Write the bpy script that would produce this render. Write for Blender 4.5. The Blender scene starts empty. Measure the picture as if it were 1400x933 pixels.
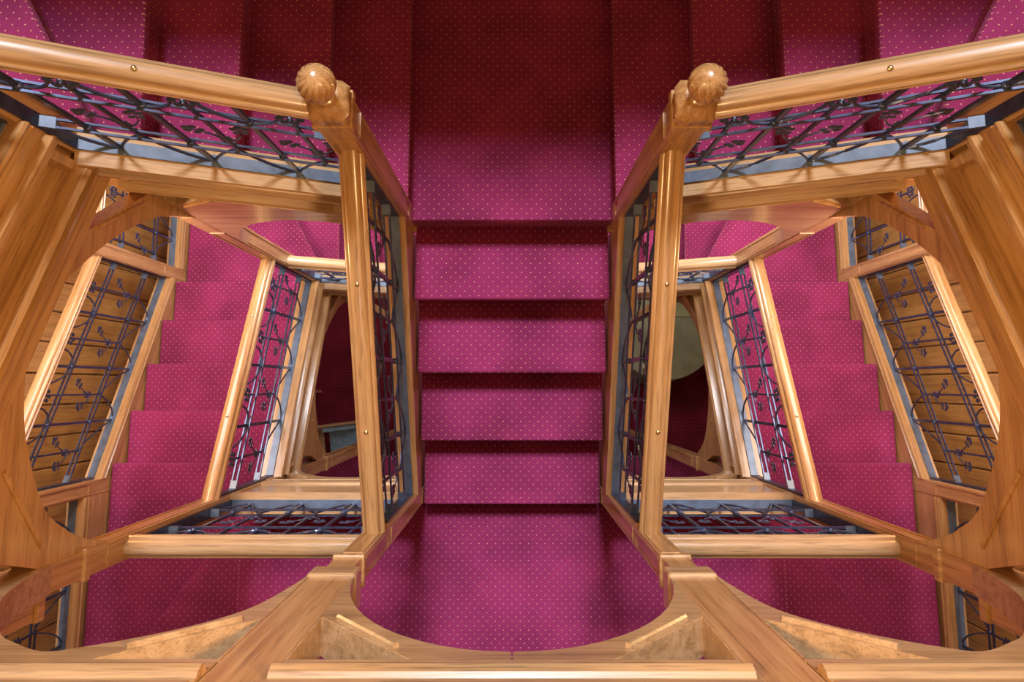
import bpy, bmesh, math, random
from mathutils import Vector, Matrix
from mathutils.geometry import tessellate_polygon
random.seed(7)
SC = bpy.context.scene
C = SC.collection

# ------------------------------------------------------------------ camera
TH = 0.125
cam_d = bpy.data.cameras.new('camera'); cam = bpy.data.objects.new('camera', cam_d); C.objects.link(cam)
cam_d.sensor_width = 36.0; cam_d.lens = 900.0 / 1400.0 * 36.0
cam_d.shift_y = -(466.5 - 415.0) / 1400.0
cam.location = (0, 0, 0); cam.rotation_euler = (TH, 0, 0)
cam_d.clip_start = 0.02
SC.camera = cam

# ------------------------------------------------------------------ light
SC.view_settings.view_transform = 'Standard'
try: SC.view_settings.look = 'None'
except Exception: pass
SC.view_settings.gamma = 1.0
SC.view_settings.use_curve_mapping = False
SC.view_settings.exposure = 0.0
W = bpy.data.worlds.new('world'); SC.world = W; W.use_nodes = True
W.node_tree.nodes['Background'].inputs[0].default_value = (1.0, 0.52, 0.14, 1)
W.node_tree.nodes['Background'].inputs[1].default_value = 0.54

def light(kind, name, loc, target, energy, color, **kw):
    d = bpy.data.lights.new(name, kind); o = bpy.data.objects.new(name, d); C.objects.link(o)
    d.energy = energy; d.color = color
    for k, v in kw.items(): setattr(d, k, v)
    o.location = loc
    o.rotation_euler = (Vector(target) - Vector(loc)).to_track_quat('-Z', 'Y').to_euler()
    return o
light('SUN', 'skylight_sun', (0, 3.6, 6), (0, 0, 0), 4.1, (0.85, 0.93, 1.06), angle=math.radians(11))
light('AREA', 'hall_lamp', (0, 1.6, -6.6), (0, 1.0, -9.5), 42, (0.9, 0.85, 0.9), shape='RECTANGLE', size=3.0, size_y=1.0)  # added fill, no fitting here; brightens the dark ground floor
for s in (-1, 1):
    light('SPOT', 'wall_spotlight', (s*.35, -.15, -0.45), (-s*1.465, .12, -2.1), 135, (1.0, .60, .27), spot_size=math.radians(75), spot_blend=1.0, shadow_soft_size=.12)  # added warm spots hanging in the void, raking the string mouldings
    light('AREA', 'stair_lamp', (s*2.05, .75, -2.75), (s*1.95, .45, -4.9), 34, (1.0, 0.90, 0.86), shape='RECTANGLE', size=0.9, size_y=1.1)  # unseen fill added to brighten the lower side treads
    light('POINT', 'flight_lamp', (s*1.95, .25, -2.38), (0, 0, 0), 28, (1.0, .58, .24), shadow_soft_size=.05)  # added warm point without a fitting, lights up the wall boards
    light('AREA', 'landing_lamp', (s*2.1, -1.25, -1.25), (s*2.0, -1.15, -4), 22, (0.93, 0.95, 1.0), shape='RECTANGLE', size=0.7, size_y=0.8)  # added fill below the top landing, lifts the dark front corners
    light('AREA', 'rear_lamp', (s*1.1, 1.5, -3.2), (s*1.15, 1.3, -5.6), 42, (0.93, 0.95, 1.0), shape='RECTANGLE', size=1.0, size_y=0.5)  # unseen fill added over the lower rear winders

# ------------------------------------------------------------------ materials
def nt(name):
    m = bpy.data.materials.new(name); m.use_nodes = True
    t = m.node_tree; b = t.nodes['Principled BSDF']
    return m, t, b, t.links.new
def N(t, k, **kw):
    n = t.nodes.new(k)
    for a, v in kw.items(): setattr(n, a, v)
    return n
def ramp(t, pts):
    r = N(t, 'ShaderNodeValToRGB'); e = r.color_ramp.elements
    while len(e) < len(pts): e.new(0.5)
    for i, (p, c) in enumerate(pts): e[i].position = p; e[i].color = c
    return r
def math_n(t, op, a=None, b=None):
    n = N(t, 'ShaderNodeMath', operation=op)
    for i, v in enumerate((a, b)):
        if v is None: continue
        if isinstance(v, (int, float)): n.inputs[i].default_value = v
        else: t.links.new(v, n.inputs[i])
    return n.outputs[0]

def wood(name, axis, c0=(0.25, 0.118, 0.038), c1=(0.475, 0.255, 0.098), c2=(0.59, 0.36, 0.165), rough=0.33, rot=(0, 0, 0)):
    m, t, b, L = nt(name)
    geo = N(t, 'ShaderNodeNewGeometry')
    vr = N(t, 'ShaderNodeVectorRotate', rotation_type='EULER_XYZ'); L(geo.outputs['Position'], vr.inputs['Vector']); vr.inputs['Rotation'].default_value = rot
    mp = N(t, 'ShaderNodeMapping'); L(vr.outputs[0], mp.inputs[0])
    sc = [38.0, 38.0, 38.0]; sc[axis] = 1.3
    mp.inputs['Scale'].default_value = sc
    n1 = N(t, 'ShaderNodeTexNoise'); n1.inputs['Scale'].default_value = 1.0; n1.inputs['Detail'].default_value = 5; n1.inputs['Roughness'].default_value = 0.62; n1.inputs['Distortion'].default_value = 0.4
    L(mp.outputs[0], n1.inputs[0])
    n2 = N(t, 'ShaderNodeTexNoise'); n2.inputs['Scale'].default_value = 2.3; n2.inputs['Detail'].default_value = 3
    L(geo.outputs['Position'], n2.inputs[0])
    s = math_n(t, 'ADD', math_n(t, 'MULTIPLY', n1.outputs[0], 0.80), math_n(t, 'MULTIPLY', n2.outputs[0], 0.20))
    r = ramp(t, [(0.30, (*c0, 1)), (0.50, (*c1, 1)), (0.72, (*c2, 1))])
    L(s, r.inputs[0])
    # dark pores and old scuffs
    mp2 = N(t, 'ShaderNodeMapping'); L(vr.outputs[0], mp2.inputs[0])
    sc2 = [210.0]*3; sc2[axis] = 9.0; mp2.inputs['Scale'].default_value = sc2
    n3 = N(t, 'ShaderNodeTexNoise'); n3.inputs['Scale'].default_value = 1; n3.inputs['Detail'].default_value = 2; L(mp2.outputs[0], n3.inputs[0])
    r3 = ramp(t, [(0.30, (0.55, 0.55, 0.55, 1)), (0.46, (1, 1, 1, 1))]); L(n3.outputs[0], r3.inputs[0])
    mx = N(t, 'ShaderNodeMix', data_type='RGBA', blend_type='MULTIPLY'); mx.inputs[0].default_value = 0.75
    L(r.outputs[0], mx.inputs[6]); L(r3.outputs[0], mx.inputs[7])
    L(mx.outputs[2], b.inputs['Base Color'])
    b.inputs['Roughness'].default_value = rough
    b.inputs['Coat Weight'].default_value = 0.55; b.inputs['Coat Roughness'].default_value = 0.16
    bp = N(t, 'ShaderNodeBump'); bp.inputs['Strength'].default_value = 0.18; bp.inputs['Distance'].default_value = 0.003
    L(n1.outputs[0], bp.inputs['Height']); L(bp.outputs[0], b.inputs['Normal'])
    return m
WX = wood('oak_grain_across', 0, (0.25, 0.145, 0.065), (0.455, 0.275, 0.132), (0.56, 0.375, 0.20)); WY = wood('oak_grain_along', 1); WZ = wood('oak_grain_upright', 2)  # first one: same oak, cool daylight on the fronts put into its colour
WYS = wood('oak_grain_raked_side', 1, rot=(.44, 0, 0)); WYC = wood('oak_grain_raked_middle', 1, rot=(-.395, 0, 0))
WXR = {q: wood('oak_grain_raked_across_%s' % ('a' if q < 0 else 'b'), 0, (0.25, 0.145, 0.065), (0.455, 0.275, 0.132), (0.56, 0.375, 0.20), rot=(0, .44*q, 0)) for q in (-1, 1)}  # carries the same painted-in daylight tint as the level boards
WPLANK = wood('oak_wall_boarding', 2, (0.36, 0.17, 0.05), (0.60, 0.30, 0.085), (0.68, 0.37, 0.13), 0.4)
WPALE = wood('oak_soffit', 1, (0.25, 0.12, 0.04), (0.42, 0.22, 0.08), (0.5, 0.3, 0.13), 0.5)

def carpet(name, base, dots=True):
    m, t, b, L = nt(name)
    geo = N(t, 'ShaderNodeNewGeometry')
    sx = N(t, 'ShaderNodeSeparateXYZ'); L(geo.outputs['Position'], sx.inputs[0])
    sn = N(t, 'ShaderNodeSeparateXYZ'); L(geo.outputs['True Normal'], sn.inputs[0])
    up = math_n(t, 'GREATER_THAN', math_n(t, 'ABSOLUTE', sn.outputs[2]), 0.6)
    dn = math_n(t, 'SUBTRACT', 1.0, up)
    xf = math_n(t, 'GREATER_THAN', math_n(t, 'ABSOLUTE', sn.outputs[0]), 0.6)
    # first coordinate: x on treads and risers that face y, y on risers that face x; second: y on treads, z on risers
    a = math_n(t, 'ADD', math_n(t, 'MULTIPLY', sx.outputs[0], math_n(t, 'SUBTRACT', 1.0, xf)), math_n(t, 'MULTIPLY', sx.outputs[1], xf))
    c = math_n(t, 'ADD', math_n(t, 'MULTIPLY', sx.outputs[1], up), math_n(t, 'MULTIPLY', sx.outputs[2], dn))
    P = 0.046
    def lattice(off):
        fa = math_n(t, 'SUBTRACT', math_n(t, 'FRACT', math_n(t, 'ADD', math_n(t, 'DIVIDE', a, P), off + 50)), 0.5)
        fc = math_n(t, 'SUBTRACT', math_n(t, 'FRACT', math_n(t, 'ADD', math_n(t, 'DIVIDE', c, P), off + 50)), 0.5)
        d = math_n(t, 'SQRT', math_n(t, 'ADD', math_n(t, 'MULTIPLY', fa, fa), math_n(t, 'MULTIPLY', fc, fc)))
        return math_n(t, 'LESS_THAN', d, 0.058)
    dot = math_n(t, 'MAXIMUM', lattice(0.0), lattice(0.5))
    nz = N(t, 'ShaderNodeTexNoise'); nz.inputs['Scale'].default_value = 3.2; nz.inputs['Detail'].default_value = 3; L(geo.outputs['Position'], nz.inputs[0])
    nf = N(t, 'ShaderNodeTexNoise'); nf.inputs['Scale'].default_value = 260; nf.inputs['Detail'].default_value = 2; L(geo.outputs['Position'], nf.inputs[0])
    k = math_n(t, 'ADD', math_n(t, 'MULTIPLY', nz.outputs[0], 0.6), math_n(t, 'MULTIPLY', nf.outputs[0], 0.4))
    lo = tuple(v*0.62 for v in base); hi = tuple(min(1, v*1.3) for v in base)
    r = ramp(t, [(0.34, (*lo, 1)), (0.64, (*hi, 1))]); L(k, r.inputs[0])
    out = r.outputs[0]
    if dots:
        mx = N(t, 'ShaderNodeMix', data_type='RGBA'); L(dot, mx.inputs[0]); L(out, mx.inputs[6]); mx.inputs[7].default_value = (0.62, 0.30, 0.20, 1)
        out = mx.outputs[2]
    L(out, b.inputs['Base Color'])
    b.inputs['Roughness'].default_value = 0.9
    b.inputs['Specular IOR Level'].default_value = 0.15
    b.inputs['Sheen Weight'].default_value = 0.12; b.inputs['Sheen Roughness'].default_value = 0.5
    b.inputs['Sheen Tint'].default_value = (1.0, 0.45, 0.7, 1)
    bp = N(t, 'ShaderNodeBump'); bp.inputs['Strength'].default_value = 0.5; bp.inputs['Distance'].default_value = 0.004
    L(nf.outputs[0], bp.inputs['Height']); L(bp.outputs[0], b.inputs['Normal'])
    return m
CARPET = carpet('red_dotted_carpet', (0.25, 0.024, 0.092))
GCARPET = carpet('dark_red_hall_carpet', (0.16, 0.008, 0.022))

def plain(name, col, rough=0.5, metal=0.0, noise=0.0, scale=8, spec=0.5):
    m, t, b, L = nt(name)
    b.inputs['Roughness'].default_value = rough; b.inputs['Metallic'].default_value = metal
    b.inputs['Specular IOR Level'].default_value = spec
    if noise:
        geo = N(t, 'ShaderNodeNewGeometry'); n = N(t, 'ShaderNodeTexNoise'); n.inputs['Scale'].default_value = scale; n.inputs['Detail'].default_value = 4
        L(geo.outputs['Position'], n.inputs[0])
        r = ramp(t, [(0.3, (*[v*(1-noise) for v in col], 1)), (0.7, (*[min(1, v*(1+noise)) for v in col], 1))]); L(n.outputs[0], r.inputs[0]); L(r.outputs[0], b.inputs['Base Color'])
    else: b.inputs['Base Color'].default_value = (*col, 1)
    return m
IRON = plain('wrought_iron', (0.06, 0.08, 0.15), 0.30, 0.6, 0.3, 30, 0.8)
IRON_LIT = plain('worn_iron_flat', (0.11, 0.15, 0.22), 0.38, 0.3, 0.25, 20, 0.7)  # same iron made lighter and bluer, sunlight on the flats put into colour
BRASS = plain('brass', (0.75, 0.62, 0.35), 0.25, 1.0)
BLUEF = plain('pale_blue_upholstery', (0.34, 0.52, 0.66), 0.8, 0, 0.2, 20)
OLIVE = plain('olive_cloth', (0.34, 0.34, 0.19), 0.85, 0, 0.25, 3)
OLIVE2 = plain('light_olive_cloth', (0.35, 0.34, 0.16), 0.85, 0, 0.15, 5)
PLASTER = plain('warm_plaster', (0.55, 0.42, 0.30), 0.8, 0, 0.08, 2)

# ------------------------------------------------------------------ helpers
def tag(o, label=None, cat=None, group=None, kind=None):
    for k, v in (('label', label), ('category', cat), ('group', group), ('kind', kind)):
        if v: o[k] = v
    return o
def empty(name, loc, label, cat, group=None):
    o = bpy.data.objects.new(name, None); C.objects.link(o); o.location = loc; o.empty_display_size = .1
    return tag(o, label, cat, group)
class MB:
    """collects shapes in world coordinates; build() links ONE mesh object"""
    def __init__(s): s.v = []; s.f = []
    def add(s, vs, fs):
        n = len(s.v); s.v += [tuple(v) for v in vs]; s.f += [tuple(i+n for i in f) for f in fs]; return s
    def box(s, x0, x1, y0, y1, z0, z1):
        return s.add([(x, y, z) for z in (z0, z1) for y in (y0, y1) for x in (x0, x1)],
                     [(0,1,3,2),(4,5,7,6),(0,1,5,4),(2,3,7,6),(0,2,6,4),(1,3,7,5)])
    def prism(s, poly, z0, z1):
        n = len(poly)
        return s.add([(x, y, z0) for x, y in poly] + [(x, y, z1) for x, y in poly],
                     [tuple(range(n)), tuple(range(n, 2*n))] + [(i, (i+1) % n, (i+1) % n + n, i+n) for i in range(n)])
    def sweep(s, A, B, prof, side):
        """profile (o, z) carried from A to B with plumb ends; side = horizontal unit vector of o"""
        A = Vector(A); B = Vector(B); sd = Vector(side); n = len(prof)
        vs = [P + sd*o + Vector((0, 0, z)) for P in (A, B) for o, z in prof]
        return s.add(vs, [tuple(range(n)), tuple(range(n, 2*n))] + [(i, (i+1) % n, (i+1) % n + n, i+n) for i in range(n)])
    def plate(s, org, d, nrm, outer, holes, t0, t1):
        """flat board in the upright plane through org along d: (s, z) outline with holes, from depth t0 to t1 along nrm"""
        org = Vector(org); d = Vector(d); nrm = Vector(nrm)
        loops = [outer] + list(holes)
        flat = [p for l in loops for p in l]
        tris = tessellate_polygon([[Vector((a, b, 0)) for a, b in l] for l in loops])
        n = len(flat)
        def P(p, t): return Vector((org.x, org.y, 0)) + d*p[0] + nrm*t + Vector((0, 0, p[1]))
        vs = [P(p, t0) for p in flat] + [P(p, t1) for p in flat]
        fs = [tuple(t) for t in tris] + [tuple(i+n for i in t) for t in tris]
        k = 0
        for l in loops:
            m = len(l)
            fs += [(k+i, k+(i+1) % m, k+(i+1) % m + n, k+i+n) for i in range(m)]; k += m
        return s.add(vs, fs)
    def tube(s, pts, r, n=6, flat=None, taper=False):
        pts = [Vector(p) for p in pts]; m = len(pts); rings = []
        ref = Vector(flat) if flat else None
        for i, p in enumerate(pts):
            t = (pts[min(i+1, m-1)] - pts[max(i-1, 0)]).normalized()
            u = ref if ref else (Vector((0, 0, 1)) if abs(t.z) < .9 else Vector((1, 0, 0)))
            a = t.cross(u).normalized(); b = a.cross(t).normalized()
            rr = r if not isinstance(r, (list, tuple)) else None
            ra, rb = (r, r) if rr is not None else r
            if taper: q = 1 - .55*i/(m-1); ra *= q; rb *= q
            rings.append([p + a*ra*math.cos(2*math.pi*(k+.5)/n) + b*rb*math.sin(2*math.pi*(k+.5)/n) for k in range(n)])
        vs = [v for R in rings for v in R]
        fs = [tuple(range(n)), tuple(range((m-1)*n, m*n))]
        for i in range(m-1):
            fs += [(i*n+k, i*n+(k+1) % n, (i+1)*n+(k+1) % n, (i+1)*n+k) for k in range(n)]
        return s.add(vs, fs)
    def blob(s, c, r, seg=8, rings=5):
        c = Vector(c); vs = [c + Vector((0, 0, r[2]))]; fs = []
        for i in range(1, rings):
            th = math.pi*i/rings
            vs += [c + Vector((r[0]*math.sin(th)*math.cos(2*math.pi*k/seg), r[1]*math.sin(th)*math.sin(2*math.pi*k/seg), r[2]*math.cos(th))) for k in range(seg)]
        vs.append(c - Vector((0, 0, r[2]))); last = len(vs)-1
        for k in range(seg):
            fs.append((0, 1+k, 1+(k+1) % seg)); o = 1+(rings-2)*seg
            fs.append((last, o+(k+1) % seg, o+k))
        for i in range(rings-2):
            fs += [(1+i*seg+k, 1+(i+1)*seg+k, 1+(i+1)*seg+(k+1) % seg, 1+i*seg+(k+1) % seg) for k in range(seg)]
        return s.add(vs, fs)
    def lathe(s, c, prof, seg=24, flute=0, depth=0, twist=0):
        c = Vector(c); m = len(prof); vs = []
        for j, (r, z) in enumerate(prof):
            for k in range(seg):
                a = 2*math.pi*k/seg
                q = 1 - depth*abs(math.sin(flute*(a + twist*j)/2))**3*0 - (depth*(0.5-0.5*math.cos(flute*(a+twist*j)))**4 if flute else 0)
                vs.append(c + Vector((r*q*math.cos(a), r*q*math.sin(a), z)))
        fs = [tuple(range(seg)), tuple(range((m-1)*seg, m*seg))]
        for i in range(m-1):
            fs += [(i*seg+k, i*seg+(k+1) % seg, (i+1)*seg+(k+1) % seg, (i+1)*seg+k) for k in range(seg)]
        return s.add(vs, fs)
    def mesh(s, name, mat, off=(0, 0, 0), smooth=False):
        me = bpy.data.meshes.new(name); off = Vector(off)
        me.from_pydata([Vector(v)-off for v in s.v], [], s.f)
        bm = bmesh.new(); bm.from_mesh(me); bmesh.ops.recalc_face_normals(bm, faces=bm.faces); bm.to_mesh(me); bm.free()
        me.materials.append(mat)
        if smooth:
            me.polygons.foreach_set('use_smooth', [True]*len(me.polygons))
            me.set_sharp_from_angle(angle=math.radians(42))
        return me
    def build(s, name, mat, parent=None, bevel=0, smooth=False, seg=2):
        off = Vector(parent.location) if parent else Vector((0, 0, 0))
        if parent and parent.parent: off = off + parent.parent.location
        o = bpy.data.objects.new(name, s.mesh(name, mat, off, smooth)); C.objects.link(o)
        if parent: o.parent = parent
        if bevel:
            b = o.modifiers.new('edge', 'BEVEL'); b.width = bevel; b.segments = seg; b.limit_method = 'ANGLE'; b.angle_limit = math.radians(38)
        return o

# ------------------------------------------------------------------ dimensions (metres, heights below the camera)
R = 0.16; H = 2.88
X1 = 0.519; X2 = 1.465; XO = 2.555
YF = -0.59; YB = 0.80
L0 = -3.82; L1 = -3.02; GROUND = -9.58
YW0 = -1.80; YW1 = 1.92; XW = 2.98
SIDE = {-1: 'left', 1: 'right'}

# ------------------------------------------------------------------ setting
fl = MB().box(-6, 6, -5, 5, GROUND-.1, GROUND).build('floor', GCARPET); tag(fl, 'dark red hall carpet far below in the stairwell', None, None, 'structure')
wb = MB().box(-XW-.2, XW+.2, YW1+.28, YW1+.48, GROUND, -0.98).build('wall_back', PLASTER); tag(wb, 'plaster wall behind the upper landing', None, None, 'structure')  # unseen wall; top height chosen to cast shade on the upper landing
wf = MB().box(-XW-.2, XW+.2, YW0-.32, YW0-.12, GROUND, 1.6).build('wall_front', PLASTER); tag(wf, 'plaster wall behind the lower landing', None, None, 'structure')
PW = 0.2
for s in (-1, 1):
    w = MB().box(min(s*(XW+.02), s*(XW+.2)), max(s*(XW+.02), s*(XW+.2)), YW0-.12, YW1+.28, GROUND, -0.4).build('wall_%s' % SIDE[s], PLASTER)
    tag(w, 'wall covered in upright oak boards on the %s of the stairwell' % SIDE[s], None, None, 'structure')
    pm = MB().box(-.022, .022, .004, PW-.004, -6.6, -1.2).mesh('plank', WPLANK)
    n = int((YW1+.28-YW0+.12)/PW)
    for i in range(n):
        o = bpy.data.objects.new('plank', pm); C.objects.link(o); o.parent = w
        o.location = (s*XW, YW0-.12+i*PW, 0)
        b = o.modifiers.new('edge', 'BEVEL'); b.width = .007; b.segments = 2

# ------------------------------------------------------------------ carpeted steps
def step(parent, poly, z, nose, down=R, name='step'):
    """poly: outline (x, y); nose: list of edge indices that overhang; the body under the tread is set back from the nose"""
    n = len(poly); cx = sum(p[0] for p in poly)/n; cy = sum(p[1] for p in poly)/n
    m = MB(); m.prism(poly, z-.045, z)
    body = [Vector(p) for p in poly]
    for e in nose:
        a = Vector(poly[e]); b = Vector(poly[(e+1) % n]); t = (b-a).normalized(); nn = Vector((-t.y, t.x))
        if nn.dot(Vector((cx, cy))-a) < 0: nn = -nn
        body[e] = body[e] + nn*.028; body[(e+1) % n] = body[(e+1) % n] + nn*.028
    m.prism([tuple(p) for p in body], z-down-.005, z-.0455)
    return m.build(name, CARPET, parent, bevel=.011, seg=3)

def landing(name, x0, x1, y0, y1, z, label):
    o = MB().box(x0, x1, y0, y1, z-.12, z).build(name, CARPET, None, bevel=.011, seg=3)
    return tag(o, label, None, None, 'structure')

# landings: front = towards the bottom of the photograph
landing('floor_middle_landing', -1.525, 1.525, YW0, -.662, L0, 'carpeted landing at the foot of the central flight')
landing('floor_upper_landing', -.50, .50, .771, YW1+.2, L1, 'carpeted landing at the head of the central flight')
landing('floor_lower_landing', -.50, .50, .80, YW1, L1-H, 'carpeted landing underneath the upper landing')
landing('floor_bottom_landing', -2.1, 2.1, YW0, -.70, L0-H, 'carpeted landing deep in the stairwell')
landing('floor_top_landing', -XW, XW, YW0, -.66, L0+H, 'carpeted top landing above the arches')

# central flight
def central(zoff, label):
    t = empty('stair_flight', (0, -.2, L0+zoff), label, 'stairs')
    ys = [.418, .066, -.284, -.634]
    back = [.771+.03, .418+.03, .066+.03, -.284+.03]
    for i in range(4):
        z = L1 + zoff - R*(i+1)
        step(t, [(-.475, ys[i]), (.475, ys[i]), (.475, back[i]), (-.475, back[i])], z, [0])
    MB().prism([(-.475, -.61), (.475, -.61), (.475, -.662), (-.475, -.662)], L0+zoff-.12, L0+zoff).build('riser_foot', CARPET, t)
    return t
central(0, 'straight flight of red dotted carpet steps in the middle')
central(-H, 'straight carpeted flight hidden underneath the middle one')

def module(k, s):
    """all carpeted steps of one turn on one side: corner winders, side flight, rear winders, steps up from the landing"""
    z0 = L0 + k*H; sd = SIDE[s]; lev = 'lower' if k == 0 else 'upper'
    def P(*pts):
        return [(s*x, y) for x, y in pts]
    t = empty('winder_steps', (s*2.0, -1.1, z0-.6), '%s front corner winder steps on the %s, red dotted carpet fanning round the post' % (lev, sd), 'stairs')
    step(t, P((1.525, -.62), (1.525, YW0), (2.376, YW0), (1.505, -.62)), z0-R, [3])       # B..A
    step(t, P((1.49, -.62), (2.376, YW0), (XO, YW0), (XO, -1.107)), z0-2*R, [3])
    step(t, P((1.48, -.62), (XO, -1.107), (XO, -.491), (1.50, -.491)), z0-3*R, [2])
    f = empty('side_flight', (s*2.0, .1, z0-1.3), '%s flight of red dotted carpet steps along the boarded %s wall' % (lev, sd), 'stairs')
    ys = [-.491, -.165, .153, .477, .789]
    for i in range(4):
        step(f, P((1.485, ys[i]-.03), (XO, ys[i]-.03), (XO, ys[i+1]), (1.485, ys[i+1])), z0-(4+i)*R, [2])
    w = empty('winder_steps', (s*2.0, 1.3, z0-1.9), '%s rear corner winder steps on the %s leading to the straight steps' % (lev, sd), 'stairs')
    dx = (YW1-.80)*.137/.247
    step(w, P((1.50, .789-.03), (XO, .789-.03), (XO, YW1), (1.43+dx, YW1), (1.43, .80)), z0-8*R, [3])
    step(w, P((1.40, .80), (1.475, .80), (1.475+dx, YW1), (1.43, YW1)), z0-9*R, [3])
    b = empty('side_steps', (s*1.0, 1.3, z0-2.0), '%s short straight steps on the %s rising from the back landing to the corner' % (lev, sd), 'stairs')
    xs = [1.43, 1.112, .79, .466]
    for i in range(3):
        step(b, P((xs[i]+.045, .805), (xs[i]+.045, YW1), (xs[i+1], YW1), (xs[i+1], .805)), z0-(10+i)*R, [2])
for k in (0, 1):
    for s in (-1, 1): module(k, s)

# ------------------------------------------------------------------ iron grilles with oak rails
def rot_in_plane(pts, d): return [Vector((d[0]*a, d[1]*a, z)) for a, z in pts]
def sprig_mesh(d, flip):
    m = MB(); nr = (-d[1], d[0], 0)
    if flip > 0: st = [(0, 0), (.016, .022), (.030, .040), (.045, .052), (.062, .070)]
    else: st = [(0, -.01), (.026, .000), (.046, .022), (.056, .048), (.060, .072)]
    st = [(a*flip*1.2, z*1.2) for a, z in st]
    m.tube(rot_in_plane(st, d), .0042, 5, taper=True)
    e = st[-1]; p = st[-2]; t = Vector((e[0]-p[0], e[1]-p[1])).normalized(); q = Vector((-t.y, t.x))
    lv = [(e[0]+t.x*.012, e[1]+t.y*.012, .012)]
    for k_ in (1, -1):
        lv.append((e[0]+q.x*.016*k_, e[1]+q.y*.016*k_, .011)); lv.append((p[0]+q.x*.013*k_, p[1]+q.y*.013*k_, .009))
        lv.append((.010*flip*k_, .014*k_, .009)); lv.append((-.010*flip*k_, -.012+.02*k_, .008))
    for a, z, r in lv:
        c = rot_in_plane([(a, z)], d)[0]
        m.blob(c, (.004+r*abs(d[0]), .004+r*abs(d[1]), r), 6, 4)
    return m.mesh('leaf_sprig', IRON, smooth=True)
def flower_mesh(d):
    m = MB()
    for q in range(6):
        a = math.pi/3*q + .3; c = rot_in_plane([(.030*math.cos(a), .030*math.sin(a))], d)[0]
        m.blob(c, (.006+.008*abs(d[0]), .006+.008*abs(d[1]), .014), 6, 4)
    m.blob((0, 0, 0), (.010, .010, .010), 8, 5)
    for q in (1, -1):
        m.blob((-d[1]*.008*q, d[0]*.008*q, 0), (.006, .006, .007), 6, 4)
    return m.mesh('flower', IRON, smooth=True)
_cache = {}
def shared(key, fn):
    if key not in _cache: _cache[key] = fn()
    return _cache[key]
RP_ = [(.022, -.050), (.024, -.038), (.034, -.033), (.037, -.024), (.030, -.018), (.030, -.011), (.040, -.005), (.0415, .006), (.036, .014), (.029, .016), (.027, .026), (.018, .034), (.008, .037)]
RAILP = [(-a, b) for a, b in RP_[:1]] + RP_ + [(-a, b) for a, b in RP_[:0:-1]]

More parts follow.
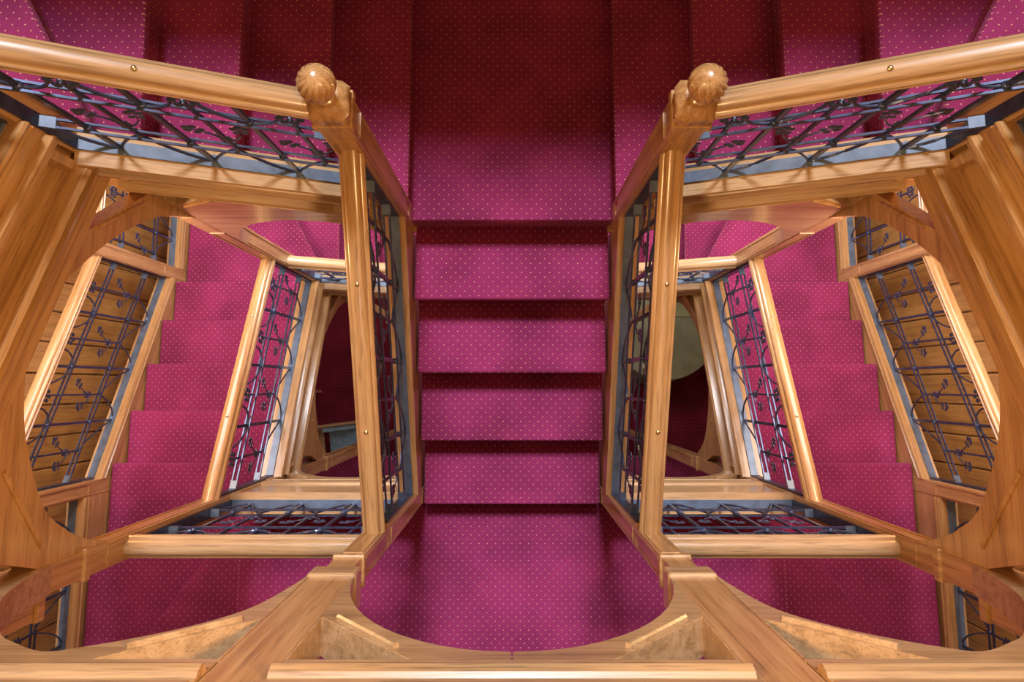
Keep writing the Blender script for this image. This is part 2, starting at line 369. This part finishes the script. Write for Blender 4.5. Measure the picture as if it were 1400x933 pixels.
def balustrade(A, B, h, label, rail_label=None, screws=(), first=.12, pitch=.305, rail=True, railA=None, railB=None, wm=WY, group=None):
    """A, B: ends of the base bar (top of the string). h: height of the rail centre above the base bar."""
    A = Vector(A); B = Vector(B); dh = Vector((B.x-A.x, B.y-A.y, 0)); Ln = dh.length; d = dh/Ln; m = (B.z-A.z)/Ln
    nr = Vector((-d.y, d.x, 0)); ax = (abs(d.x), abs(d.y))
    root = empty('balustrade', tuple(A), label, 'railing', group)
    def at(s_, z): return A + d*s_ + Vector((0, 0, m*s_ + z))
    dk = (round(d.x, 3), round(d.y, 3))
    if rail:
        ra = Vector(railA) if railA else at(0, h); rb = Vector(railB) if railB else at(Ln, h)
        hr = MB().sweep(ra, rb, RAILP, nr).build('handrail', wm, root, smooth=True)
        for q in screws:
            c = ra.lerp(rb, q) + Vector((0, 0, .037))
            o = MB().blob(c, (.0085, .0085, .006), 10, 6).build('screw_head', BRASS, None, smooth=True)
            o.parent = hr; o.matrix_parent_inverse = Matrix.Identity(4)
            o.location = -Vector(root.location)
    t = MB().sweep(A, B, [(-.021, 0), (.021, 0), (.021, .010), (-.021, .010)], nr); t.build('base_bar', IRON_LIT, root)
    for e in (.006, Ln-.006):
        MB().add(*_bar(at(e-.006, 0), at(e+.006, 0), h-.05, nr*.022)).build('end_bar', IRON, root)
    h1, h2 = h*.27, h*.70
    for hh in (h1, h2):
        for q in (-.0125, .0125):
            MB().sweep(at(.0, hh), at(Ln, hh), [(q-.0035, -.006), (q+.0035, -.006), (q+.0035, .006), (q-.0035, .006)], nr).build('long_bar', IRON, root)
        for e in (.03, Ln-.03):
            MB().sweep(at(e-.02, hh), at(e+.02, hh), [(-.0175, -.008), (.0175, -.008), (.0175, .008), (-.0175, .008)], nr).build('clamp', IRON_LIT, root)
    barA = shared(('A', dk, round(h, 3)), lambda: MB().add(*_bar(d*-.008, d*.008, h-.05, nr*.005)).mesh('upright_bar', IRON))
    barB = shared(('B', dk, round(h, 3)), lambda: MB().add(*_bar(d*-.0055, d*.0055, h*.60, nr*.0045)).mesh('thin_upright', IRON))
    fl_ = shared(('F', dk), lambda: flower_mesh(d))
    s1 = shared(('S1', dk), lambda: sprig_mesh(d, 1)); s2 = shared(('S2', dk), lambda: sprig_mesh(d, -1))
    def scroll(side, top):
        pts = []
        if top:
            for i in range(9):
                a = math.pi/2*i/8; x = side*.11*math.sin(a); z = h*.70 + (h*.30-.055)*(1-math.cos(a)); pts.append(d*x + Vector((0, 0, z + m*x)))
        else:
            for i in range(9):
                q = i/8; x = side*(pitch/2*q); z = .008 + (h1-.012)*((q**2.0) if side > 0 else 1-(1-q)**1.5); pts.append(d*x + Vector((0, 0, z + m*x)))
        return MB().tube(pts, .0055, 5).mesh('scroll', IRON)
    mk = round(m, 3)
    sc = {(a, b): shared(('scr', dk, mk, pitch, round(h, 3), a, b), lambda a=a, b=b: scroll(a, b)) for a in (1, -1) for b in (True, False)}
    def put(name, me, loc, rz=0, mirror=False):
        o = bpy.data.objects.new(name, me); C.objects.link(o); o.parent = root; o.location = loc - root.location
        return o
    x = first - pitch; i = 0
    while x < Ln - .03:
      if x > .03:
        put('upright_bar', barA, at(x, 0.0))
        for sg in (1, -1):
            if 0 < x + sg*(pitch/2-.02) < Ln: put('scroll', sc[(sg, False)], at(x, 0))
            if 0 < x + sg*.11 < Ln: put('scroll', sc[(sg, True)], at(x, 0))
        for hh in (h1, h2):
            put('rivet', shared(('riv', dk), lambda: MB().blob((0, 0, 0), (.014, .014, .014), 8, 5).mesh('rivet', IRON, smooth=True)), at(x, hh))
      x2 = x + pitch/2
      if .03 < x2 < Ln - .03:
        put('thin_upright', barB, at(x2, h1-.02))
        put('flower', fl_, at(x2, h*.83))
        put('leaf_sprig', s1, at(x2, h*.42)); put('leaf_sprig', s2, at(x2, h*.40))
      x += pitch
    return root
def _bar(a, b, hgt, w):
    a = Vector(a); b = Vector(b); w = Vector(w)
    base = [a-w, b-w, b+w, a+w]
    return ([tuple(p) for p in base] + [tuple(p+Vector((0, 0, hgt))) for p in base],
            [(0,1,2,3),(4,5,6,7),(0,1,5,4),(1,2,6,5),(2,3,7,6),(3,0,4,7)])

def strprof(dep):
    q = dep/.42
    p = [(.070, 0), (.074, -.010), (.068, -.022), (.060, -.028), (.066, -.036), (.058, -.046), (.050, -.050), (.050, -.088), (.062, -.092), (.076, -.102), (.078, -.114), (.066, -.122), (.052, -.128), (.050, -.155),
         (.030, -.162), (.004, -.170), (.004, -.262), (.036, -.266), (.074, -.276), (.082, -.288), (.060, -.298), (.060, -.306), (.078, -.314), (.074, -.328), (.050, -.340), (.050, -.42), (-.040, -.42), (-.040, -.03), (-.055, -.02), (-.055, 0)]
    return [(o, z*q) for o, z in p]
def string(A, B, side, label, dep=.42, wm=WY, endpanel=True, prof=None):
    t = empty('stair_string', tuple((Vector(A)+Vector(B))/2), label, 'beam')
    MB().sweep(A, B, prof or strprof(dep), side).build('moulded_board', wm, t)
    if endpanel:      # upright mouldings that close the sunk panel at each end
        A_ = Vector(A); B_ = Vector(B); v = B_-A_; q = dep/.42
        for e in (.035, .965):
            a = A_+v*(e-.012); b = A_+v*(e+.012)
            MB().sweep(a, b, [(.014, -.272*q), (.05, -.285*q), (.05, -.155*q), (.014, -.165*q)], side).build('panel_moulding', wm, t)
    return t

# ------------------------------------------------------------------ arched boards with knee braces
def arch(org, d, nrm, L, zt0, zt1, zs0, zs1, rise, label, thick=.10, holes=((.24, .24), (.24, .24)), wm=WX, curve=None, cut=None, strips=(), split=False):
    """board between two posts. zt: straight top edge, zs: springing height at both ends, rise: of the curve above the line of the springings"""
    t = empty('arched_brace', tuple(Vector(org)+Vector(d)*L/2+Vector((0, 0, (zt0+zt1)/2))), label, 'arch')
    n = 28; low = []
    for i in range(n+1):
        a = math.pi*i/n; s = L/2 - L/2*math.cos(a)*.995; s = min(max(s, 0), L)
        low.append((s, zs0+(zs1-zs0)*s/L + rise*math.sin(a)))
    zb = .0
    low[0] = (0, zs0); low[-1] = (L, zs1)
    outer = [(0, zt0)] + low + [(L, zt1)]
    if curve:
        c_ = sorted(curve); low = []
        for i in range(len(c_)-1):
            p0 = Vector(c_[max(i-1, 0)]); p1 = Vector(c_[i]); p2 = Vector(c_[i+1]); p3 = Vector(c_[min(i+2, len(c_)-1)])
            for q in range(4):
                u = q/4; low.append(tuple(.5*((2*p1)+(p2-p0)*u+(2*p0-5*p1+4*p2-p3)*u*u+(3*p1-p0-3*p2+p3)*u**3)))
        low.append(c_[-1]); low = [(min(max(a_, 0), L), z_) for a_, z_ in low]
    outer = ([(cut[0], zt0+(zt1-zt0)/L*cut[0])] + list(cut[1]) if cut else [(0, zt0)]) + low + [(L, zt1)]
    mt = (zt1-zt0)/L
    hs = []; strips = list(strips)
    for e, (hl, hv) in enumerate(holes):
        if not hl: continue
        if e == 0: hs.append([(.006, zt0-.006), (.006, zt0-hv), (hl, zt0+mt*hl-.006)]); strips.append(((.03, zt0-hv+.0), (hl-.02, zt0+mt*hl-.035)))
        else: hs.append([(L-.006, zt1-.006), (L-hl, zt1-mt*hl-.006), (L-.006, zt1-hv)]); strips.append(((L-.03, zt1-hv), (L-hl+.02, zt1-mt*hl-.035)))
    if split:
        mid = [p for p in low if abs(p[0]-L/2) < 1e-3][0]; im = low.index(mid); g_ = .0012; zm = (zt0+zt1)/2
        MB().plate(org, d, nrm, [(0, zt0)] + low[:im] + [(L/2-g_, mid[1]), (L/2-g_, zm)], hs[:1], -thick/2, thick/2).build('curved_board', wm, t, bevel=.002)
        MB().plate(org, d, nrm, [(L/2+g_, zm), (L/2+g_, mid[1])] + low[im+1:] + [(L, zt1)], hs[1:], -thick/2, thick/2).build('curved_board', wm, t, bevel=.002)
    else: MB().plate(org, d, nrm, outer, hs, -thick/2, thick/2).build('curved_board', wm, t, bevel=.003)
    for (a, b) in strips:
        P = [Vector((org[0], org[1], 0)) + Vector(d)*q[0] + Vector(nrm)*(thick/2+.002) + Vector((0, 0, q[1]-.012)) for q in (a, b)]
        MB().tube([P[0].lerp(P[1], .1), P[0].lerp(P[1], .92)], .009, 8).build('brace_moulding', wm, t, smooth=True)
    return t

# ------------------------------------------------------------------ posts
def frame_on(m, x, y, w, z0, z1, face, s):
    pass
SIDECURVE = [(-.545, -2.44), (-.514, -2.305), (-.448, -2.168), (-.356, -2.062), (-.153, -1.968), (.0, -1.945), (.1, -1.952), (.239, -2.014), (.334, -2.08), (.53, -2.319), (.68, -2.60), (.755, -2.90)]
FRONTCURVE = [(.586, -2.10), (.600, -1.93), (.638, -1.735), (.70, -1.625), (.80, -1.53), (.909, -1.462), (.975, -1.442), (1.071, -1.492), (1.142, -1.548), (1.28, -1.72), (1.36, -1.88), (1.42, -2.12)]
def post(x, y, z0, z1, w, label, blocks=(), panels=(), name='newel_post'):
    t = empty(name, (x, y, z0), label, 'post')
    h = w/2
    MB().box(x-h, x+h, y-h, y+h, z0, z1).build('shaft', WZ, t, bevel=.004)
    for (bz0, bz1, e, nm) in blocks:
        q = h+e
        MB().box(x-q, x+q, y-q, y+q, bz0, bz1).build(nm, WZ, t, bevel=min(.006, e*.4+.002))
    for (pz0, pz1) in panels:        # raised upright strips that frame the faces of the shaft
        for fx, fy in ((1, 0), (-1, 0), (0, 1), (0, -1)):
            m = MB(); o0 = h-.012; o1 = h+.004
            a0, a1 = -h+.010, h-.010
            def bx(u0, u1, q0, q1):
                if fx: m.box(min(x+fx*o0, x+fx*o1), max(x+fx*o0, x+fx*o1), y+u0, y+u1, q0, q1)
                else: m.box(x+u0, x+u1, min(y+fy*o0, y+fy*o1), max(y+fy*o0, y+fy*o1), q0, q1)
            bx(a0, a0+.008, pz0, pz1); bx(a1-.008, a1, pz0, pz1); bx(a0+.008, a1-.008, pz0, pz0+.008); bx(a0+.008, a1-.008, pz1-.008, pz1)
            m.build('panel_bead', WZ, t)
    return t

for s in (-1, 1):
    sd = SIDE[s]
    # P1: newel with fluted ball, at the head of the central flight
    x, y = s*.522, YB
    t = post(x, y, L1-.10, -1.80, .102, 'oak newel with a spiral fluted ball finial at the %s head of the middle flight' % sd,
             blocks=((L1-.135, L1-.10, .006, 'foot_moulding'), (-1.86, -1.825, .008, 'cap_moulding')), panels=((L1+.1, -1.95),))
    m = MB(); h = .058
    # flared cap: square at the foot, curling in to the neck
    pr = [(.052, -1.825), (.060, -1.812), (.057, -1.795), (.064, -1.778), (.060, -1.760), (.048, -1.748), (.040, -1.740)]
    vs = []; fs = []
    for r_, z_ in pr:
        for q in range(16):
            a = 2*math.pi*q/16 + math.pi/16
            k_ = max(abs(math.cos(a)), abs(math.sin(a))); f_ = 1/k_ if z_ < -1.76 else (1 + (1/k_-1)*.5)
            vs.append((x + r_*f_*math.cos(a)*(1 if q % 2 else .95), y + r_*f_*math.sin(a)*(1 if q % 2 else .95), z_))
    for i in range(len(pr)-1):
        fs += [(i*16+q, i*16+(q+1) % 16, (i+1)*16+(q+1) % 16, (i+1)*16+q) for q in range(16)]
    fs += [tuple(range(16)), tuple(range((len(pr)-1)*16, len(pr)*16))]
    m.add(vs, fs).build('carved_cap', WZ, t, smooth=True)
    MB().lathe((x, y, 0), [(.030, -1.745), (.034, -1.738), (.034, -1.730), (.026, -1.724), (.028, -1.715)], 24).build('neck', WZ, t, smooth=True)
    pf = []
    for i in range(15):
        a = -math.pi/2 + .45 + (math.pi-.47)*i/14; pf.append((.053*math.cos(a), -1.668 + .053*math.sin(a)))
    MB().lathe((x, y, 0), pf, 96, flute=14, depth=.15, twist=.11*s).build('fluted_ball', WZ, t, smooth=True)
    # P4: long post at the foot of the central flight, up to the arches
    post(s*.525, YF, GROUND, -2.0, .084, 'slender oak post at the %s foot of the middle flight, rising into the arches' % sd,
         blocks=((-2.222, -2.196, .010, 'collar'), (-2.196, -2.06, .001, 'neck_block'), (-3.95, -3.66, .002, 'foot_block')), panels=((-3.62, -2.72), (-2.66, -2.26)))
    t = empty('arch_pier', (s*.522, YF, -2.06), 'wide upper part of the %s arch post carrying the front beam' % sd, 'post')
    xc = s*.522
    MB().box(xc-.064, xc+.064, YF-.06, YF+.044, -2.0, -.6).build('shaft', WZ, t, bevel=.003)
    MB().box(xc-.072, xc+.072, YF-.066, YF+.055, -2.06, -1.975).build('capital', WX, t, bevel=.012, seg=4)
    # P2, P3: corner posts
    post(s*X2, YF, GROUND, -.5, .09, 'stout oak corner post on the %s between side flight and front arches' % sd,
         blocks=((-2.30, -2.265, .010, 'collar'), (-4.05, -3.95, .004, 'foot_block'), (-5.18, -5.145, .01, 'collar')), panels=((-3.3, -2.4), (-6.1, -5.3)))
    post(s*X2, YB, GROUND, -1.05, .092, 'stout oak corner post on the %s at the rear, below the upper straight steps' % sd,
         blocks=((-2.0, -1.5, .003, 'head_block'), (-4.88-.2, -4.4-.2, .003, 'head_block')), panels=((-4.9, -3.2), (-2.9, -2.75)))
    # outer posts by the boarded wall
    for yy, wh in ((.855, 'rear'), (-.62, 'front')):
        post(s*2.61, yy, -6.6, -2.7, .09, 'oak post by the boarded %s wall, at the %s end of the lower side flight' % (sd, wh), panels=((-4.8 if yy > 0 else -4.1, -2.85),))
    # ---- strings and railings
    M2 = (.16/.3232)
    # central flight
    def zc(y_): return -2.32 + (y_-.11)*.40
    def zs_(y_): return -3.085 + (y_-.214)*.44
    string((s*.527, -.548, zs_(-.548)), (s*.527, .756, zs_(.756)), (s, 0, 0), 'moulded oak string on the %s side of the middle flight' % sd, .42, WYC, False,
           [(.04, 0), (.045, -.02), (.03, -.03), (.03, -.42), (-.04, -.42), (-.04, -.04), (-.052, -.03), (-.052, -.008), (-.035, 0)])
    balustrade((s*.522, -.548, zs_(-.548)), (s*.522, .756, zs_(.756)), .74, 'iron flower grille and oak handrail along the %s side of the middle flight' % sd,
               screws=(.295, .682), wm=WYC, railA=(s*.522, -.548, zc(-.548)), railB=(s*.522, .756, zc(.756)), first=.328, pitch=.33)
    # rear straight steps (upper and lower)
    for k in (1, 0):
        dz = 0 if k else -H+.12
        lv = 'upper' if k else 'lower'
        zx = lambda x_: -1.755 + (x_-.583)*.464 + dz
        zt = lambda x_: -2.43 + (x_-.646)*.48 + dz
        xa, xb = .566, X2-.045; yy = .785
        string((s*xa, yy, zt(xa)), (s*xb, yy, zt(xb)), (0, -1, 0), '%s moulded oak string under the straight steps on the %s' % (lv, sd), .37, WXR[s])
        balustrade((s*xa, yy, zt(xa)), (s*xb, yy, zt(xb)), .67, 'iron flower grille and oak handrail beside the %s straight steps on the %s' % (lv, sd),
                   screws=(.44,) if k else (), railA=(s*xa, yy, zx(xa)), railB=(s*xb, yy, zx(xb)), wm=WXR[s], first=.221, pitch=.256)
        arch((s*xa, yy, 0), (s, 0, 0), (0, -1, 0), xb-xa, zt(xa)-.365, zt(xb)-.365, -3.52+dz, -3.50+dz, .58, '%s arched oak brace under the straight steps on the %s' % (lv, sd), .07, ((.16, .16), (.24, .26)), WX)
        # side flight
        dk = 0 if k else -H
        zq = lambda y_: -1.49 - (y_-.08)*.47 + dk
        zr = lambda y_: -.70 - (y_-.08)*.464 + dk
        a, b = YF+.045, YB-.046
        string((s*X2, a, zq(a)), (s*X2, b, zq(b)), (-s, 0, 0), '%s moulded oak string of the side flight on the %s, with a long sunk panel' % (lv, sd), .455, WYS)
        balustrade((s*X2, a, zq(a)), (s*X2, b, zq(b)), .76, 'iron flower grille and oak handrail on the well side of the %s %s flight' % (lv, sd),
                   screws=(.30, .72) if not k else (), railA=(s*X2, a, zr(a)), railB=(s*X2, b, zr(b)), wm=WYS, first=.33, pitch=.333)
        arch((s*X2, a, 0), (0, 1, 0), (-s, 0, 0), b-a, zq(a)-.450, zq(b)-.450, -2.46+dk, -2.95+dk, .62, '%s arched oak brace spanning below the side flight on the %s' % (lv, sd), .074, ((0, 0), (.25, .25)), WY,
             curve=[(max(0, y_-a), z_+dk) for y_, z_ in SIDECURVE], cut=(.07, ((.055, -1.90+dk), (.0, -2.06+dk))), strips=(((.03, -2.085+dk), (.33, -1.86+dk)),))
    # infill moulding on the board by the front corner post
    # front: arches (upper pair) and landing edge with rail
    a, b = .586, X2-.045
    arch((s*a, YF, 0), (s, 0, 0), (0, 1, 0), b-a, -1.396, -1.396, -2.06, -2.06, .60, 'wide pale oak arch in the front row, %s of the middle one' % sd, .09, ((.26, .24), (.12, .14)), WX, curve=[(x_-a, z_) for x_, z_ in FRONTCURVE])
    MB_ = [(.045, -.456), (.045, -.40), (.056, -.392), (.064, -.375), (.064, -.36), (.052, -.345), (.045, -.32), (.045, 0), (-.06, 0), (-.06, -.456)]
    # lower landing edge
    zt = -3.42
    string((s*.567, YF, zt), (s*(X2-.045), YF, zt), (0, 1, 0), 'moulded oak edge board of the middle landing on the %s' % sd, .56, WX, False,
           [(.050, 0), (.055, -.02), (.042, -.035), (.042, -.10), (.036, -.11), (.036, -.40), (.046, -.41), (.050, -.44), (.042, -.46), (.042, -.56), (-.05, -.56), (-.05, 0)])
    balustrade((s*.567, YF, zt), (s*(X2-.045), YF, zt), .885, 'iron grille and level oak handrail edging the middle landing on the %s' % sd, wm=WX, first=.219, pitch=.26)
    arch((s*.567, YF, 0), (s, 0, 0), (0, 1, 0), X2-.045-.567, zt-.56, zt-.56, -4.66, -4.66, .60, 'oak arch below the middle landing on the %s' % sd, .09, ((.22, .22), (.22, .22)), WX)
    t = empty('post_head', (s*1.495, YF-.04, -2.06), 'thick upper part of the %s front corner post' % sd, 'post')
    MB().box(s*1.495-.07, s*1.495+.07, -.70, -.552, -2.06, -.6).build('block', WZ, t, bevel=.004)
    MB().box(s*1.485-.07, s*1.485+.07, -.705, -.565, -2.10, -2.06).build('moulding', WZ, t, bevel=.008)
    # outer string and railing by the boarded wall
    zo = lambda y_: -4.94 - (y_-.789)*.495
    ro = lambda y_: -4.03 - (y_-.774)*.465
    xo = 2.615
    a, b = -.575, .81
    op = [(.058, -.02), (.058, 0), (.045, .012), (.02, .016), (-.05, .016), (-.05, -.5), (.05, -.5), (.05, -.05)]
    op2 = [(.056, 0), (.060, -.012), (.050, -.022), (.050, -.034), (.058, -.044), (.048, -.06), (.048, -.55), (-.05, -.55), (-.05, 0)]
    string((s*xo, a, zo(a)+.06), (s*xo, b, zo(b)+.06), (-s, 0, 0), 'oak string between the %s carpet steps and the boarded wall' % sd, .5, WYS, False, op2)
    balustrade((s*(xo+.01), a, zo(a)+.06), (s*(xo+.01), b, zo(b)+.06), .87, 'iron flower grille and oak handrail in front of the boarded %s wall' % sd, first=.355, pitch=.335,
               railA=(s*(xo+.0), a, ro(a)), railB=(s*xo, b, ro(b)), wm=WYS)
    a2, b2 = .90, YW1+.1
    string((s*xo, a2, -5.0), (s*xo, b2, -5.0), (-s, 0, 0), 'level oak string at the rear corner beyond the %s outer post' % sd, .5, WY, False, op2)
    balustrade((s*(xo+.01), a2, -5.0), (s*(xo+.01), b2, -5.0), .95, 'iron grille at the rear corner beyond the %s outer post' % sd, first=.22)
    a3, b3 = YW0, -.665
    string((s*xo, a3, -4.06), (s*xo, b3, -4.06), (-s, 0, 0), 'level oak string at the front corner beyond the %s outer post' % sd, .5, WY, False, op2)
    balustrade((s*(xo+.01), a3, -4.06), (s*(xo+.01), b3, -4.06), .95, 'iron grille at the front corner beyond the %s outer post' % sd, first=.3)

# front row: middle arch and the beams above
arch((-.458, YF, 0), (1, 0, 0), (0, 1, 0), .916, -1.396, -1.396, -2.03, -2.03, .59, 'pale oak middle arch over the foot of the central flight', .09, ((.25, .25), (.25, .25)), WX, split=True)
BP = [(.046, -.34), (.046, -.29), (.060, -.282), (.068, -.268), (.060, -.252), (.050, -.246), (.050, -.228), (.060, -.215), (.060, 0), (-.06, 0), (-.06, -.34)]
for x0, x1, nm in ((-X2+.048, -.588, 'left'), (-.456, .456, 'middle'), (.588, X2-.048, 'right')):
    t = empty('front_beam', ((x0+x1)/2, YF, -1.05), 'moulded oak beam over the %s front arch' % nm, 'beam')
    MB().sweep((x0, YF, -1.056), (x1, YF, -1.056), BP, (0, 1, 0)).build('moulded_board', WX, t)

# ------------------------------------------------------------------ hall furniture far below
def armchair(x, y, rz, label):
    t = empty('armchair', (x, y, GROUND), label, 'chair', 'blue armchairs in the hall below'); t.rotation_euler = (0, 0, rz)
    def b(nm, mat, parts, bev=.01):
        m = MB()
        for p in parts: m.box(*p)
        o = bpy.data.objects.new(nm, m.mesh(nm, mat)); C.objects.link(o); o.parent = t
        q = o.modifiers.new('edge', 'BEVEL'); q.width = bev; q.segments = 3
    b('seat', BLUEF, [(-.24, .24, -.25, .24, .36, .46)], .03)
    b('backrest', BLUEF, [(-.22, .22, .22, .29, .48, .86)], .03)
    b('back_frame', WX, [(-.27, .27, .285, .32, .40, .92)])
    for sx in (-1, 1):
        b('armrest', WX, [(min(sx*.25, sx*.31), max(sx*.25, sx*.31), -.26, .30, .62, .66)])
        for sy in (-.24, .27): b('leg', WX, [(sx*.28-.022, sx*.28+.022, sy-.022, sy+.022, 0, .62)])
    return t
armchair(-2.24, -.80, .12, 'blue upholstered armchair with wooden arms far below, nearest the brace')
armchair(-2.95, -.42, .3, 'blue upholstered armchair far below, half hidden behind the arch')
TX, TY = 2.05, .82
t = empty('round_table', (TX, TY, GROUND), 'round table under an olive cloth far below in the hall', 'table')
MB().lathe((TX, TY, GROUND), [(.80, .02), (.77, .3), (.75, .70), (.74, .76), (.72, .775)], 48).build('tablecloth', OLIVE, t, smooth=True)
o = MB().box(TX+.12, TX+.48, TY+.10, TY+.36, GROUND+.775, GROUND+.80).build('folded_cloth', OLIVE2, None, bevel=.01)
tag(o, 'light olive folded cloth lying on the round table', 'cloth')
